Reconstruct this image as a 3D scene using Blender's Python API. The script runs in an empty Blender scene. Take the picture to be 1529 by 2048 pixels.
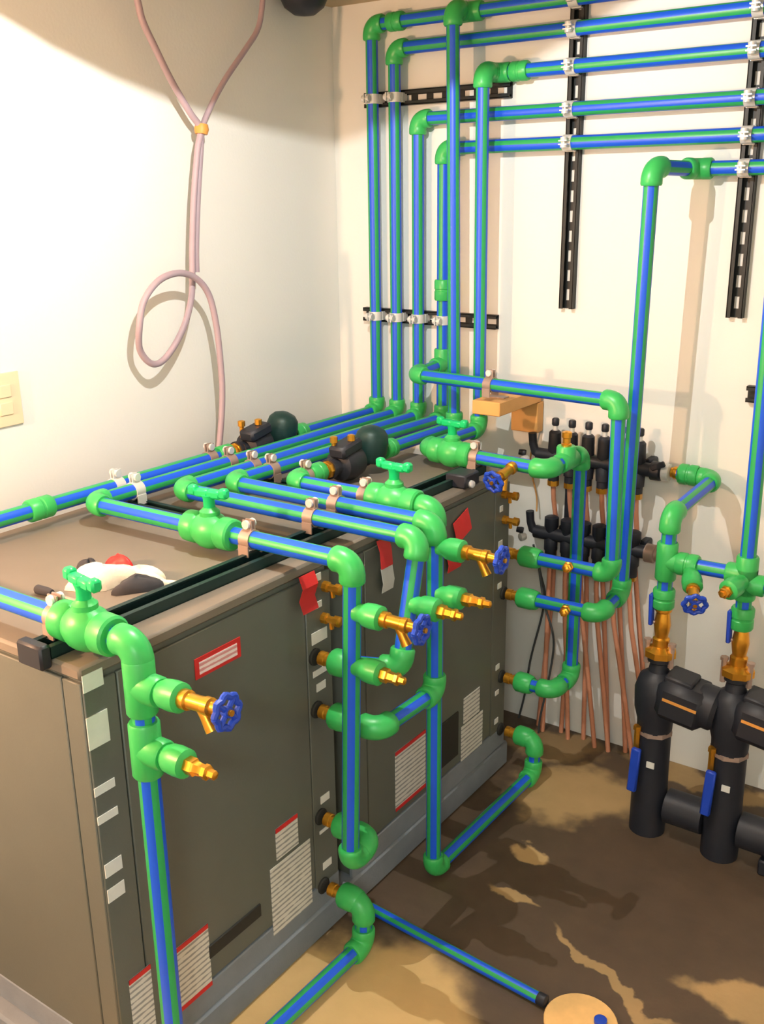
import bpy, math, random
import bmesh
from mathutils import Vector as Vec, Matrix
random.seed(7)
S = bpy.context.scene
COL = S.collection
R_ = math.radians

# ---------------------------------------------------------------- camera
CAMP = Vec((1.993, -2.596, 1.60))
_y, _p, _r = R_(35.25), R_(-17.53), R_(-0.775)
_f0 = Vec((-math.sin(_y), math.cos(_y), 0)); _r0 = Vec((math.cos(_y), math.sin(_y), 0)); _u0 = Vec((0, 0, 1))
_f = _f0 * math.cos(_p) + _u0 * math.sin(_p); _u = -_f0 * math.sin(_p) + _u0 * math.cos(_p)
_rr = _r0 * math.cos(_r) + _u * math.sin(_r); _uu = -_r0 * math.sin(_r) + _u * math.cos(_r)
cd = bpy.data.cameras.new('camera'); cam = bpy.data.objects.new('camera', cd); COL.objects.link(cam)
M3 = Matrix((_rr, _uu, -_f)).transposed()
cam.matrix_world = Matrix.Translation(CAMP) @ M3.to_4x4()
cd.sensor_fit = 'VERTICAL'; cd.sensor_height = 36.0; cd.lens = 1991.0 / 2048.0 * 36.0
cd.clip_start = 0.02; cd.clip_end = 60
S.camera = cam

# ---------------------------------------------------------------- world, lights, exposure
w = bpy.data.worlds.new('world'); S.world = w; w.use_nodes = True
w.node_tree.nodes['Background'].inputs[0].default_value = (0.55, 0.6, 0.65, 1)
w.node_tree.nodes['Background'].inputs[1].default_value = 0.05
S.view_settings.view_transform = 'Standard'; S.view_settings.look = 'None'
S.view_settings.gamma = 1.0; S.view_settings.use_curve_mapping = False
S.view_settings.exposure = 0.80

LAMP = Vec((0.85, -1.24, 2.0))            # bulb of the work lamp hung over the cabinets
LAMP_UP = Vec((-0.386, 0.387, 0.837)).normalized()
LAMP2 = Vec((0.20, -2.42, 1.42))           # bare warm bulb on the left wall, left of the frame

def point(name, p, energy, col, rad):
    d = bpy.data.lights.new(name, 'POINT'); d.energy = energy; d.color = col; d.shadow_soft_size = rad
    o = bpy.data.objects.new(name, d); o.location = p; COL.objects.link(o); return o
point('work_lamp_light', LAMP, 26.0, (1.0, 0.97, 0.925), 0.0025)
point('back_bulb_light', LAMP2, 50.0, (1.0, 0.55, 0.31), 0.03)

FILL_PANEL = Vec((2.35, -3.55, 2.125))         # added cool fill light behind the camera, brightens fronts and floor
ad_ = bpy.data.lights.new('added_fill_light', 'AREA'); ad_.shape = 'SQUARE'; ad_.size = 0.5; ad_.energy = 22.0; ad_.color = (0.90, 1.0, 0.97)
ao_ = bpy.data.objects.new('added_fill_light', ad_); ao_.location = FILL_PANEL - Vec((0, 0, 0.012)); COL.objects.link(ao_)

# ---------------------------------------------------------------- materials
def lin(c):
    return tuple(((x / 255.0) / 12.92 if x / 255.0 <= 0.04045 else ((x / 255.0 + 0.055) / 1.055) ** 2.4) for x in c) + (1,)
def mat(name, rgb, rough=0.5, metal=0.0, var=0.08, scale=30.0, bump=0.0, bscale=200.0, spec=None):
    m = bpy.data.materials.new(name); m.use_nodes = True
    nt = m.node_tree; b = nt.nodes['Principled BSDF']
    b.inputs['Roughness'].default_value = rough; b.inputs['Metallic'].default_value = metal
    if spec is not None: b.inputs['Specular IOR Level'].default_value = spec
    c = lin(rgb)
    tc = nt.nodes.new('ShaderNodeNewGeometry')
    n = nt.nodes.new('ShaderNodeTexNoise'); n.inputs['Scale'].default_value = scale; n.inputs['Detail'].default_value = 3
    nt.links.new(tc.outputs['Position'], n.inputs['Vector'])
    mx = nt.nodes.new('ShaderNodeMix'); mx.data_type = 'RGBA'
    mx.inputs[6].default_value = tuple(x * (1 - var) for x in c[:3]) + (1,)
    mx.inputs[7].default_value = tuple(min(1, x * (1 + var)) for x in c[:3]) + (1,)
    nt.links.new(n.outputs[0], mx.inputs[0]); nt.links.new(mx.outputs[2], b.inputs['Base Color'])
    if bump:
        n2 = nt.nodes.new('ShaderNodeTexNoise'); n2.inputs['Scale'].default_value = bscale
        nt.links.new(tc.outputs['Position'], n2.inputs['Vector'])
        bp = nt.nodes.new('ShaderNodeBump'); bp.inputs['Strength'].default_value = bump; bp.inputs['Distance'].default_value = 0.002
        nt.links.new(n2.outputs[0], bp.inputs['Height']); nt.links.new(bp.outputs[0], b.inputs['Normal'])
    return m
def emit(name, rgb, s):
    m = bpy.data.materials.new(name); m.use_nodes = True
    b = m.node_tree.nodes['Principled BSDF']
    b.inputs['Base Color'].default_value = lin(rgb); b.inputs['Emission Color'].default_value = lin(rgb); b.inputs['Emission Strength'].default_value = s
    return m
m_wall = mat('painted_drywall', (236, 236, 230), 0.75, var=0.02, scale=4, bump=0.15, bscale=120)
m_ceil = mat('ceiling_paint', (190, 172, 140), 0.85, var=0.08, scale=5)
m_pipe = mat('green_pipe', (45, 165, 92), 0.38, var=0.05)
m_fit = mat('green_fitting', (58, 182, 92), 0.36, var=0.05)
m_blue = mat('blue_stripe', (24, 90, 226), 0.4, var=0.04)
m_handle = mat('bright_green_plastic', (16, 190, 110), 0.35, var=0.03)
m_brass = mat('brass', (222, 158, 52), 0.3, 0.85, var=0.12, scale=60)
m_bwheel = mat('blue_plastic', (28, 70, 190), 0.4)
m_black = mat('black_plastic', (33, 36, 45), 0.5, var=0.15)
m_strut = mat('black_painted_steel', (36, 40, 40), 0.5, 0.3, var=0.15)
m_strutg = mat('dark_green_painted_steel', (20, 48, 46), 0.5, 0.2, var=0.15)
m_zinc = mat('zinc_steel', (226, 226, 222), 0.35, 0.25, var=0.08)
m_dull = mat('dull_steel', (172, 150, 138), 0.45, 0.4, var=0.15)
m_cab = mat('grey_cabinet_paint', (97, 101, 93), 0.5, var=0.06, scale=12, bump=0.1)
m_cabtop = mat('grey_cabinet_top', (120, 112, 100), 0.6, var=0.10, scale=9)
m_seam = mat('dark_seam', (40, 40, 36), 0.7)
m_pad = mat('grey_foam_pad', (126, 134, 142), 0.85, var=0.12, scale=25, bump=0.3)
m_wood = mat('pine_wood', (222, 165, 95), 0.6, var=0.12, scale=18)
m_pex = mat('orange_pex', (216, 148, 116), 0.45, var=0.08)
m_cable = mat('grey_purple_sheath', (172, 152, 160), 0.5, var=0.06)
m_wire = mat('dark_wire', (70, 74, 76), 0.5)
m_copper = mat('copper_wire', (190, 140, 80), 0.4, 0.5)
m_red = mat('red_vinyl', (205, 40, 40), 0.5, var=0.1)
m_white = mat('white_paper', (220, 222, 216), 0.7, var=0.05, scale=80)
m_orange = mat('orange_print', (215, 150, 70), 0.5)
m_cream = mat('ivory_plastic', (232, 214, 180), 0.4, var=0.02)
m_cloth = mat('white_cloth', (240, 228, 205), 0.9, var=0.08, scale=30, bump=0.4)
m_dcloth = mat('dark_cloth', (58, 58, 62), 0.9, var=0.2)
m_tan = mat('tan_board', (226, 185, 120), 0.8, var=0.18, scale=35)
m_alum = mat('aluminium', (205, 205, 200), 0.3, 0.9)
m_bulb = emit('lit_bulb', (255, 236, 200), 12.0)
m_motor = mat('dark_green_metal', (26, 58, 54), 0.45, 0.2)

def label_mat(name, base, ink, scale, thr):
    """white sticker with rows of illegible small print"""
    m = bpy.data.materials.new(name); m.use_nodes = True
    nt = m.node_tree; b = nt.nodes['Principled BSDF']; b.inputs['Roughness'].default_value = 0.6
    g = nt.nodes.new('ShaderNodeNewGeometry')
    sp = nt.nodes.new('ShaderNodeSeparateXYZ'); nt.links.new(g.outputs['Position'], sp.inputs[0])
    mu = nt.nodes.new('ShaderNodeMath'); mu.operation = 'MULTIPLY'; mu.inputs[1].default_value = scale
    nt.links.new(sp.outputs['Z'], mu.inputs[0])
    si = nt.nodes.new('ShaderNodeMath'); si.operation = 'SINE'; nt.links.new(mu.outputs[0], si.inputs[0])
    n = nt.nodes.new('ShaderNodeTexNoise'); n.inputs['Scale'].default_value = 60
    nt.links.new(g.outputs['Position'], n.inputs['Vector'])
    ad = nt.nodes.new('ShaderNodeMath'); ad.operation = 'MULTIPLY_ADD'; ad.inputs[1].default_value = 0.5
    nt.links.new(si.outputs[0], ad.inputs[0]); nt.links.new(n.outputs[0], ad.inputs[2])
    mr = nt.nodes.new('ShaderNodeMapRange'); mr.inputs[1].default_value = thr; mr.inputs[2].default_value = thr + 0.25
    nt.links.new(ad.outputs[0], mr.inputs[0])
    mx = nt.nodes.new('ShaderNodeMix'); mx.data_type = 'RGBA'; mx.inputs[6].default_value = lin(base); mx.inputs[7].default_value = lin(ink)
    nt.links.new(mr.outputs[0], mx.inputs[0]); nt.links.new(mx.outputs[2], b.inputs['Base Color'])
    return m
m_print = label_mat('printed_label', (214, 214, 206), (150, 152, 150), 520, 0.60)
m_redprint = label_mat('red_printed_label', (214, 150, 152), (240, 225, 225), 620, 0.35)

def floor_mat():
    m = bpy.data.materials.new('damp_concrete'); m.use_nodes = True
    nt = m.node_tree; L = nt.links; b = nt.nodes['Principled BSDF']
    g = nt.nodes.new('ShaderNodeNewGeometry')
    n1 = nt.nodes.new('ShaderNodeTexNoise'); n1.inputs['Scale'].default_value = 7; n1.inputs['Detail'].default_value = 5
    L.new(g.outputs['Position'], n1.inputs['Vector'])
    sb = nt.nodes.new('ShaderNodeVectorMath'); sb.operation = 'SUBTRACT'; sb.inputs[1].default_value = (0.5, 0.5, 0.5)
    L.new(n1.outputs[1], sb.inputs[0])
    scv = nt.nodes.new('ShaderNodeVectorMath'); scv.operation = 'SCALE'; scv.inputs['Scale'].default_value = 0.22
    L.new(sb.outputs[0], scv.inputs[0])
    ad = nt.nodes.new('ShaderNodeVectorMath'); ad.operation = 'ADD'
    L.new(g.outputs['Position'], ad.inputs[0]); L.new(scv.outputs[0], ad.inputs[1])
    # dry patches: centre, radii, angle, strength
    patches = [((0.98, -1.30), (0.27, 0.24), 25, 1.0), ((0.86, -1.75), (0.30, 0.50), 0, 1.0), ((1.02, -0.33), (0.20, 0.15), 25, .62), ((0.86, -0.12), (0.16, 0.10), 10, .35),
               ((1.05, -0.60), (0.055, 0.03), 10, .8), ((1.07, -0.80), (0.07, 0.022), -15, .6), ((1.37, -0.91), (0.17, 0.018), -22, .5),
               ((1.66, -0.83), (0.14, 0.06), 0, .6), ((1.30, -0.06), (0.25, 0.05), 0, .5)]
    prev = None
    for (c, r, a, s) in patches:
        mp = nt.nodes.new('ShaderNodeMapping'); mp.vector_type = 'TEXTURE'
        mp.inputs['Location'].default_value = (c[0], c[1], 0); mp.inputs['Rotation'].default_value = (0, 0, R_(a)); mp.inputs['Scale'].default_value = (r[0], r[1], 1)
        L.new(ad.outputs[0], mp.inputs['Vector'])
        mz = nt.nodes.new('ShaderNodeVectorMath'); mz.operation = 'MULTIPLY'; mz.inputs[1].default_value = (1, 1, 0)
        L.new(mp.outputs[0], mz.inputs[0])
        ln = nt.nodes.new('ShaderNodeVectorMath'); ln.operation = 'LENGTH'; L.new(mz.outputs[0], ln.inputs[0])
        mr = nt.nodes.new('ShaderNodeMapRange'); mr.interpolation_type = 'SMOOTHSTEP'
        mr.inputs[1].default_value = 0.75; mr.inputs[2].default_value = 1.12; mr.inputs[3].default_value = s; mr.inputs[4].default_value = 0
        L.new(ln.outputs['Value'], mr.inputs[0])
        if prev is None: prev = mr.outputs[0]
        else:
            mxn = nt.nodes.new('ShaderNodeMath'); mxn.operation = 'MAXIMUM'; L.new(prev, mxn.inputs[0]); L.new(mr.outputs[0], mxn.inputs[1]); prev = mxn.outputs[0]
    n2 = nt.nodes.new('ShaderNodeTexNoise'); n2.inputs['Scale'].default_value = 14; n2.inputs['Detail'].default_value = 6
    L.new(g.outputs['Position'], n2.inputs['Vector'])
    dry = nt.nodes.new('ShaderNodeMix'); dry.data_type = 'RGBA'; dry.inputs[6].default_value = lin((200, 168, 112)); dry.inputs[7].default_value = lin((222, 186, 128)); L.new(n2.outputs[0], dry.inputs[0])
    wet = nt.nodes.new('ShaderNodeMix'); wet.data_type = 'RGBA'; wet.inputs[6].default_value = lin((76, 63, 50)); wet.inputs[7].default_value = lin((98, 80, 62)); L.new(n2.outputs[0], wet.inputs[0])
    mx = nt.nodes.new('ShaderNodeMix'); mx.data_type = 'RGBA'
    L.new(prev, mx.inputs[0]); L.new(wet.outputs[2], mx.inputs[6]); L.new(dry.outputs[2], mx.inputs[7]); L.new(mx.outputs[2], b.inputs['Base Color'])
    ro = nt.nodes.new('ShaderNodeMapRange'); ro.inputs[3].default_value = 0.55; ro.inputs[4].default_value = 0.9; L.new(prev, ro.inputs[0]); L.new(ro.outputs[0], b.inputs['Roughness'])
    bp = nt.nodes.new('ShaderNodeBump'); bp.inputs['Strength'].default_value = 0.25; bp.inputs['Distance'].default_value = 0.01
    L.new(n2.outputs[0], bp.inputs['Height']); L.new(bp.outputs[0], b.inputs['Normal'])
    return m
m_floor = floor_mat()

# ---------------------------------------------------------------- mesh helpers
def perp(a):
    a = a.normalized()
    h = Vec((0, 0, 1)) if abs(a.z) < 0.9 else Vec((1, 0, 0))
    u = a.cross(h).normalized(); return u, a.cross(u).normalized()

class MB:
    def __init__(s): s.v = []; s.f = []; s.m = []
    def ring(s, c, u, v, r, n):
        i = len(s.v)
        for k in range(n):
            t = 2 * math.pi * k / n
            s.v.append(c + u * (r * math.cos(t)) + v * (r * math.sin(t)))
        return i
    def bridge(s, a, b, n, mi, mf=None):
        for k in range(n):
            j = (k + 1) % n
            s.f.append((a + k, a + j, b + j, b + k)); s.m.append(mf(k) if mf else mi)
    def cap(s, a, n, mi, flip=False):
        fc = list(range(a, a + n)); s.f.append(tuple(reversed(fc)) if flip else tuple(fc)); s.m.append(mi)
    def tube(s, pts, r, n=16, mi=0, caps=True, u0=None, mf=None):
        pts = [Vec(p) for p in pts]; N = len(pts)
        rs = r if isinstance(r, (list, tuple)) else [r] * N
        tan = [((pts[min(i + 1, N - 1)] - pts[max(i - 1, 0)]).normalized()) for i in range(N)]
        u = u0 if u0 else perp(tan[0])[0]
        first = prev = None
        for i in range(N):
            t = tan[i]; u = (u - t * u.dot(t)).normalized(); v = t.cross(u)
            a = s.ring(pts[i], u, v, rs[i], n)
            if prev is None: first = a
            else: s.bridge(prev, a, n, mi, mf)
            prev = a
        if caps: s.cap(first, n, mi, True); s.cap(prev, n, mi)
        return s
    def lathe(s, prof, P, axis, n=20, mi=0):
        P = Vec(P); a = Vec(axis).normalized(); u, v = perp(a); v = a.cross(u)
        first = prev = None
        for (r, h) in prof:
            i = s.ring(P + a * h, u, v, max(r, 1e-5), n)
            if prev is None: first = i
            else: s.bridge(prev, i, n, mi)
            prev = i
        s.cap(first, n, mi, True); s.cap(prev, n, mi); return s
    def box(s, c, size, mi=0, R=None, b=0.0):
        c = Vec(c); h = [x / 2 for x in size]; base = len(s.v)
        b = min(b, *[x * 0.45 for x in h])
        def add(p):
            p = Vec(p)
            s.v.append(c + (R @ p if R else p)); return len(s.v) - 1
        if b <= 0:
            for sx in (-1, 1):
                for sy in (-1, 1):
                    for sz in (-1, 1): add((sx * h[0], sy * h[1], sz * h[2]))
            for q in ((0, 1, 3, 2), (4, 6, 7, 5), (0, 4, 5, 1), (2, 3, 7, 6), (0, 2, 6, 4), (1, 5, 7, 3)):
                s.f.append(tuple(base + k for k in q)); s.m.append(mi)
            return s
        idx = {}
        for sx in (-1, 1):
            for sy in (-1, 1):
                for sz in (-1, 1):
                    sg = (sx, sy, sz)
                    for ax in range(3):
                        idx[(sg, ax)] = add([sg[k] * (h[k] if k == ax else h[k] - b) for k in range(3)])
        def face(l): s.f.append(tuple(l)); s.m.append(mi)
        for ax in range(3):
            o1, o2 = (ax + 1) % 3, (ax + 2) % 3
            for sg in (-1, 1):
                l = []
                for (p, q) in ((-1, -1), (1, -1), (1, 1), (-1, 1)):
                    t = [0, 0, 0]; t[ax] = sg; t[o1] = p; t[o2] = q; l.append(idx[(tuple(t), ax)])
                face(l)
            for p in (-1, 1):
                for q in (-1, 1):
                    t0 = [0, 0, 0]; t1 = [0, 0, 0]; t0[ax] = -1; t1[ax] = 1
                    for t in (t0, t1): t[o1] = p; t[o2] = q
                    face([idx[(tuple(t0), o1)], idx[(tuple(t1), o1)], idx[(tuple(t1), o2)], idx[(tuple(t0), o2)]])
        for sx in (-1, 1):
            for sy in (-1, 1):
                for sz in (-1, 1): face([idx[((sx, sy, sz), k)] for k in range(3)])
        return s
    def build(s, name, mats, parent=None, label=None, smooth=True, ang=40):
        off = wloc(parent)
        me = bpy.data.meshes.new(name)
        loc = Vec((0, 0, 0))
        if parent is None:
            xs = [p.x for p in s.v]; ys = [p.y for p in s.v]; zs = [p.z for p in s.v]
            loc = Vec(((min(xs) + max(xs)) / 2, (min(ys) + max(ys)) / 2, min(zs)))
        me.from_pydata([tuple(p - off - loc) for p in s.v], [], s.f)
        if not isinstance(mats, (list, tuple)): mats = [mats]
        for m in mats: me.materials.append(m)
        me.polygons.foreach_set('material_index', s.m)
        bm = bmesh.new(); bm.from_mesh(me); bmesh.ops.recalc_face_normals(bm, faces=bm.faces[:]); bm.to_mesh(me); bm.free()
        if smooth:
            me.polygons.foreach_set('use_smooth', [True] * len(me.polygons)); me.set_sharp_from_angle(angle=R_(ang))
        o = bpy.data.objects.new(name, me); COL.objects.link(o); o.location = loc
        if parent: o.parent = parent
        if label: o['label'] = label
        return o
def wloc(o):
    p = Vec((0, 0, 0))
    while o: p = p + o.location; o = o.parent
    return p
def tag(o, label, cat, group=None):
    o['label'] = label; o['category'] = cat
    if group: o['group'] = group
    return o
def thing(name, loc, label, cat, group=None):
    o = bpy.data.objects.new(name, None); o.empty_display_size = 0.05; COL.objects.link(o); o.location = loc
    return tag(o, label, cat, group)
def struct(name, mb, m):
    o = mb.build(name, m, smooth=False); o['kind'] = 'structure'; return o

# ---------------------------------------------------------------- the room
XR, YF, ZC = 3.2, -4.4, 2.14
struct('floor', MB().box((XR / 2, YF / 2, -0.05), (XR + 0.2, -YF + 0.2, 0.1)), m_floor)
struct('ceiling', MB().box((XR / 2, YF / 2, ZC + 0.05), (XR + 0.2, -YF + 0.2, 0.1)), m_ceil)
struct('wall_left', MB().box((-0.05, YF / 2, ZC / 2), (0.1, -YF + 0.2, ZC)), m_wall)
struct('wall_back', MB().box((XR / 2, 0.05, ZC / 2), (XR, 0.1, ZC)), m_wall)
struct('wall_right', MB().box((XR + 0.05, YF / 2, ZC / 2), (0.1, -YF + 0.2, ZC)), m_wall)
struct('wall_front', MB().box((XR / 2, YF - 0.05, ZC / 2), (XR, 0.1, ZC)), m_wall)

# ---------------------------------------------------------------- lamps (above / behind the frame) and an added fill panel
wl = thing('work_lamp', LAMP, 'aluminium dish work lamp hung from the ceiling over the cabinets', 'lamp')
r_d, h_d = 0.12, 0.052
MB().lathe([(0.012, 0.078), (0.03, 0.07), (0.08, 0.062), (r_d, h_d), (r_d, h_d + 0.002), (0.08, 0.065), (0.03, 0.074), (0.012, 0.082)], LAMP, LAMP_UP, 32).build('reflector_dish', m_alum, wl)
MB().lathe([(0.012, 0.02), (0.014, 0.03), (0.014, 0.085), (0.006, 0.095)], LAMP, LAMP_UP, 16).build('lamp_socket', m_black, wl)
MB().lathe([(0.002, 0.008), (0.008, 0.012), (0.009, 0.02)], LAMP, LAMP_UP, 12).build('bulb', m_bulb, wl)
pz = LAMP + LAMP_UP * 0.09
MB().tube([pz, pz + Vec((-0.01, 0.01, 0.03)), Vec((pz.x - 0.012, pz.y + 0.012, ZC))], 0.004, 8).build('cord', m_black, wl)
cb = thing('wall_bulb', (0, LAMP2.y, LAMP2.z), 'bare warm light bulb on a left wall bracket, left of the cabinets', 'lamp')
MB().lathe([(.003, .075), (.022, .068), (.031, .045), (.030, .036)], LAMP2, (1, 0, 0), 20).build('bulb', m_bulb, cb)
MB().lathe([(.02, -.05), (.022, -.06), (.022, -.11), (.012, -.12), (.012, -.185), (.045, -.19), (.045, -.199)], LAMP2, (1, 0, 0), 20).build('bracket', m_cream, cb)

pl = thing('added_fill_panel', FILL_PANEL, 'added square cool white fill panel on the ceiling behind the camera', 'lamp')  # unseen housing made up for the added fill light
MB().box(FILL_PANEL + Vec((0, 0, .004)), (.54, .54, .02), 0, None, .004).build('frame', m_alum, pl)
MB().box(FILL_PANEL + Vec((0, 0, -.007)), (.50, .50, .004)).build('diffuser', emit('added_fill_glow', (235, 255, 250), 2.0), pl)

# ---------------------------------------------------------------- pipe fittings
PR, FR, EL = 0.0180, 0.0255, 0.042
NS = 36
def stripe_dir(p0, p1, phi):
    t = (p1 - p0).normalized(); mid = (p0 + p1) / 2
    c = CAMP - mid; c = (c - t * c.dot(t)).normalized()
    s = t.cross(c)
    ref = Vec((1, 0.6, 0)) if abs(t.z) > 0.7 else Vec((0, 0, 1))
    if s.dot(ref) < 0: s = -s
    a = R_(phi); return (c * math.cos(a) + s * math.sin(a)).normalized()

class Pipes:
    def __init__(s, base, label, group='green and blue striped water pipes'):
        s.o = thing('pipe_run', base, label, 'pipe', group)
    def seg(s, p0, p1, phi=0, r=PR):
        p0, p1 = Vec(p0), Vec(p1)
        if (p1 - p0).length < 0.004: return
        u = stripe_dir(p0, p1, phi)
        mf = lambda k: 1 if ((k + 2) % 9) < 5 else 0      # four blue stripes
        t = 2 * math.pi / NS * 0.5
        tt = (p1 - p0).normalized(); v = tt.cross(u)
        u2 = u * math.cos(t) + v * math.sin(-t)
        MB().tube([p0, p1], r, NS, 0, True, u2, mf).build('pipe', [m_pipe, m_blue], s.o)
    def elbow(s, P, a, b, fr=FR, L=EL):
        P, d1, d2 = Vec(P), (Vec(a) - Vec(P)).normalized(), (Vec(b) - Vec(P)).normalized()
        ang = d1.angle(d2); Rr = 0.027; T = Rr / math.tan(ang / 2); cen = P + (d1 + d2).normalized() * (Rr / math.sin(ang / 2))
        s0, s1 = P + d1 * T - cen, P + d2 * T - cen
        L = max(L, T + 0.004)
        pts = [P + d1 * L, P + d1 * (L - 0.004)]; rs = [fr * 0.9, fr]
        tot = s0.angle(s1); ax = s0.cross(s1).normalized()
        for k in range(9):
            pts.append(cen + Matrix.Rotation(tot * k / 8, 3, ax) @ s0); rs.append(fr * (1.0 if k in (0, 8) else 0.985))
        pts += [P + d2 * (L - 0.004), P + d2 * L]; rs += [fr, fr * 0.9]
        MB().tube(pts, rs, 22).build('elbow', m_fit, s.o)
    def route(s, pts, phis, gaps=None, ends=(0, 0)):
        pts = [Vec(p) for p in pts]; gaps = gaps or {}
        for i in range(1, len(pts) - 1): s.elbow(pts[i], pts[i - 1], pts[i + 1])
        for i in range(len(pts) - 1):
            a, b = pts[i], pts[i + 1]; d = (b - a).normalized(); Ln = (b - a).length
            lo = 0.03 if i > 0 else ends[0]; hi = Ln - (0.03 if i < len(pts) - 2 else ends[1])
            cuts = sorted(gaps.get(i, [])); x = lo
            for (g0, g1) in cuts:
                if g0 > x: s.seg(a + d * x, a + d * g0, phis[i])
                x = g1
            if hi > x: s.seg(a + d * x, a + d * hi, phis[i])
    def coupling(s, P, ax, L=0.07, r=FR):
        MB().lathe([(r * .9, -L / 2), (r, -L / 2 + .004), (r, -.004), (r * .93, -.002), (r * .93, .002), (r, .004), (r, L / 2 - .004), (r * .9, L / 2)], P, ax, 22).build('coupling', m_fit, s.o)
    def adapter(s, P, d, brass=0.03, L=0.055):
        """socket with a brass thread that screws into a cabinet port; P at the socket's pipe end, d towards the port"""
        P, d = Vec(P), Vec(d).normalized()
        o = MB().lathe([(FR * .9, 0), (FR, .004), (FR * 1.12, .02), (FR * 1.12, L - .006), (FR * .95, L)], P, d, 22).build('threaded_adapter', m_fit, s.o)
        MB().lathe([(.0165, L - .002), (.0165, L + .008), (.0135, L + .009), (.0135, L + brass * .5), (.0155, L + brass * .5 + .002), (.0155, L + brass), (.012, L + brass + .001)], P, d, 12).build('brass_nipple', m_brass, o)
    def tee(s, P, ax, br, L=0.048, bl=0.045):
        P, ax, br = Vec(P), Vec(ax).normalized(), Vec(br).normalized()
        m = MB().lathe([(FR * .9, -L), (FR, -L + .004), (FR, L - .004), (FR * .9, L)], P, ax, 22)
        m.lathe([(FR * .98, 0), (FR * .98, bl - .004), (FR * .88, bl)], P, br, 22)
        m.build('tee', m_fit, s.o)
    def valve(s, P, ax, up=(0, 0, 1), sc=1.0, twist=0):
        P, ax, up = Vec(P), Vec(ax).normalized(), Vec(up).normalized()
        q = sc
        o = MB().lathe([(.029, -.066), (.033, -.062), (.034, -.036), (.030, -.030), (.033, -.024), (.038, -.012), (.039, 0), (.038, .012), (.033, .024), (.030, .030), (.034, .036), (.033, .062), (.029, .066)],
                       P, ax, 28).build('ball_valve', m_fit, s.o)
        MB().lathe([(.021, .025), (.021, .042), (.016, .046), (.013, .05)], P, up, 18).build('bonnet', m_fit, o)
        sd = ax.cross(up).normalized()
        wd = (ax * math.cos(R_(twist)) + sd * math.sin(R_(twist))).normalized(); wn = up.cross(wd)
        R = Matrix((wd, wn, up)).transposed()
        h = MB()
        h.lathe([(.012, .046), (.012, .066), (.015, .076)], P, up, 16)
        pts = [(-.046, .0845), (-.03, .080), (0, .077), (.03, .080), (.046, .0845)]
        for k in range(len(pts) - 1):
            a, b = pts[k], pts[k + 1]
            h.box(P + wd * ((a[0] + b[0]) / 2) + up * ((a[1] + b[1]) / 2), (abs(b[0] - a[0]) + .004, .019, .017 if k in (1, 2) else .021), 0, R, .005)
        h.build('wing_handle', m_handle, o)
    def saddle(s, P, d, r0=PR):
        P, d = Vec(P), Vec(d).normalized()
        return MB().lathe([(.018, r0 * .5), (.0185, r0 + .006), (.023, r0 + .014), (.0245, r0 + .03), (.0235, r0 + .048), (.017, r0 + .052)], P, d, 20).build('saddle_socket', m_fit, s.o), P + d * (r0 + .05)
    def drain(s, P, d, spout=(0, 0, -1), wheel=True, k=1.0, r0=PR, sock=True):
        d = Vec(d).normalized(); spout = Vec(spout); spout = (spout - d * spout.dot(d)).normalized()
        o, Q = s.saddle(P, d, r0) if sock else (None, Vec(P) + d * (r0 - .004))
        m = MB().lathe([(.015, 0), (.016, .002), (.016, .014 * k), (.0125, .016 * k), (.0125, .045 * k), (.0145, .047 * k), (.0145, .058 * k), (.010, .06 * k), (.009, .078 * k), (.005, .08 * k), (.005, .098 * k)], Q, d, 12)
        c = Q + d * (.034 * k)
        e = (spout + d * .55).normalized()
        m.tube([c, c + e * .022, c + e * .045], [.0085, .0085, .0105], 12)
        b = m.build('drain_valve', m_brass, s.o)
        if wheel:
            W = Q + d * (.088 * k); u, v = perp(d)
            wm = MB(); n = 40; Rr = []
            pts = [W + u * ((.024 + .0022 * math.cos(8 * t)) * math.cos(t)) + v * ((.024 + .0022 * math.cos(8 * t)) * math.sin(t)) for t in [2 * math.pi * i / n for i in range(n + 1)]]
            wm.tube(pts, .0055, 8)
            for i in range(4):
                t = math.pi / 4 + i * math.pi / 2
                wm.tube([W + (u * math.cos(t) + v * math.sin(t)) * .006, W + (u * math.cos(t) + v * math.sin(t)) * .024], .0045, 8)
            wm.lathe([(.008, -.006), (.009, 0), (.008, .006)], W, d, 12)
            wm.build('handwheel', m_bwheel, b)
    def plug(s, P, d, r0=PR, k=1.0, sock=True):
        d = Vec(d).normalized(); o, Q = s.saddle(P, d, r0) if sock else (None, Vec(P) + d * (r0 - .003))
        MB().lathe([(.013, 0), (.0145, .002), (.0145, .016 * k), (.011, .019 * k), (.010, .032 * k), (.0125, .034 * k), (.0125, .041 * k), (.008, .043 * k), (.0075, .054 * k), (.003, .056 * k)], Q, d, 6).build('test_plug', m_brass, s.o)

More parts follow.
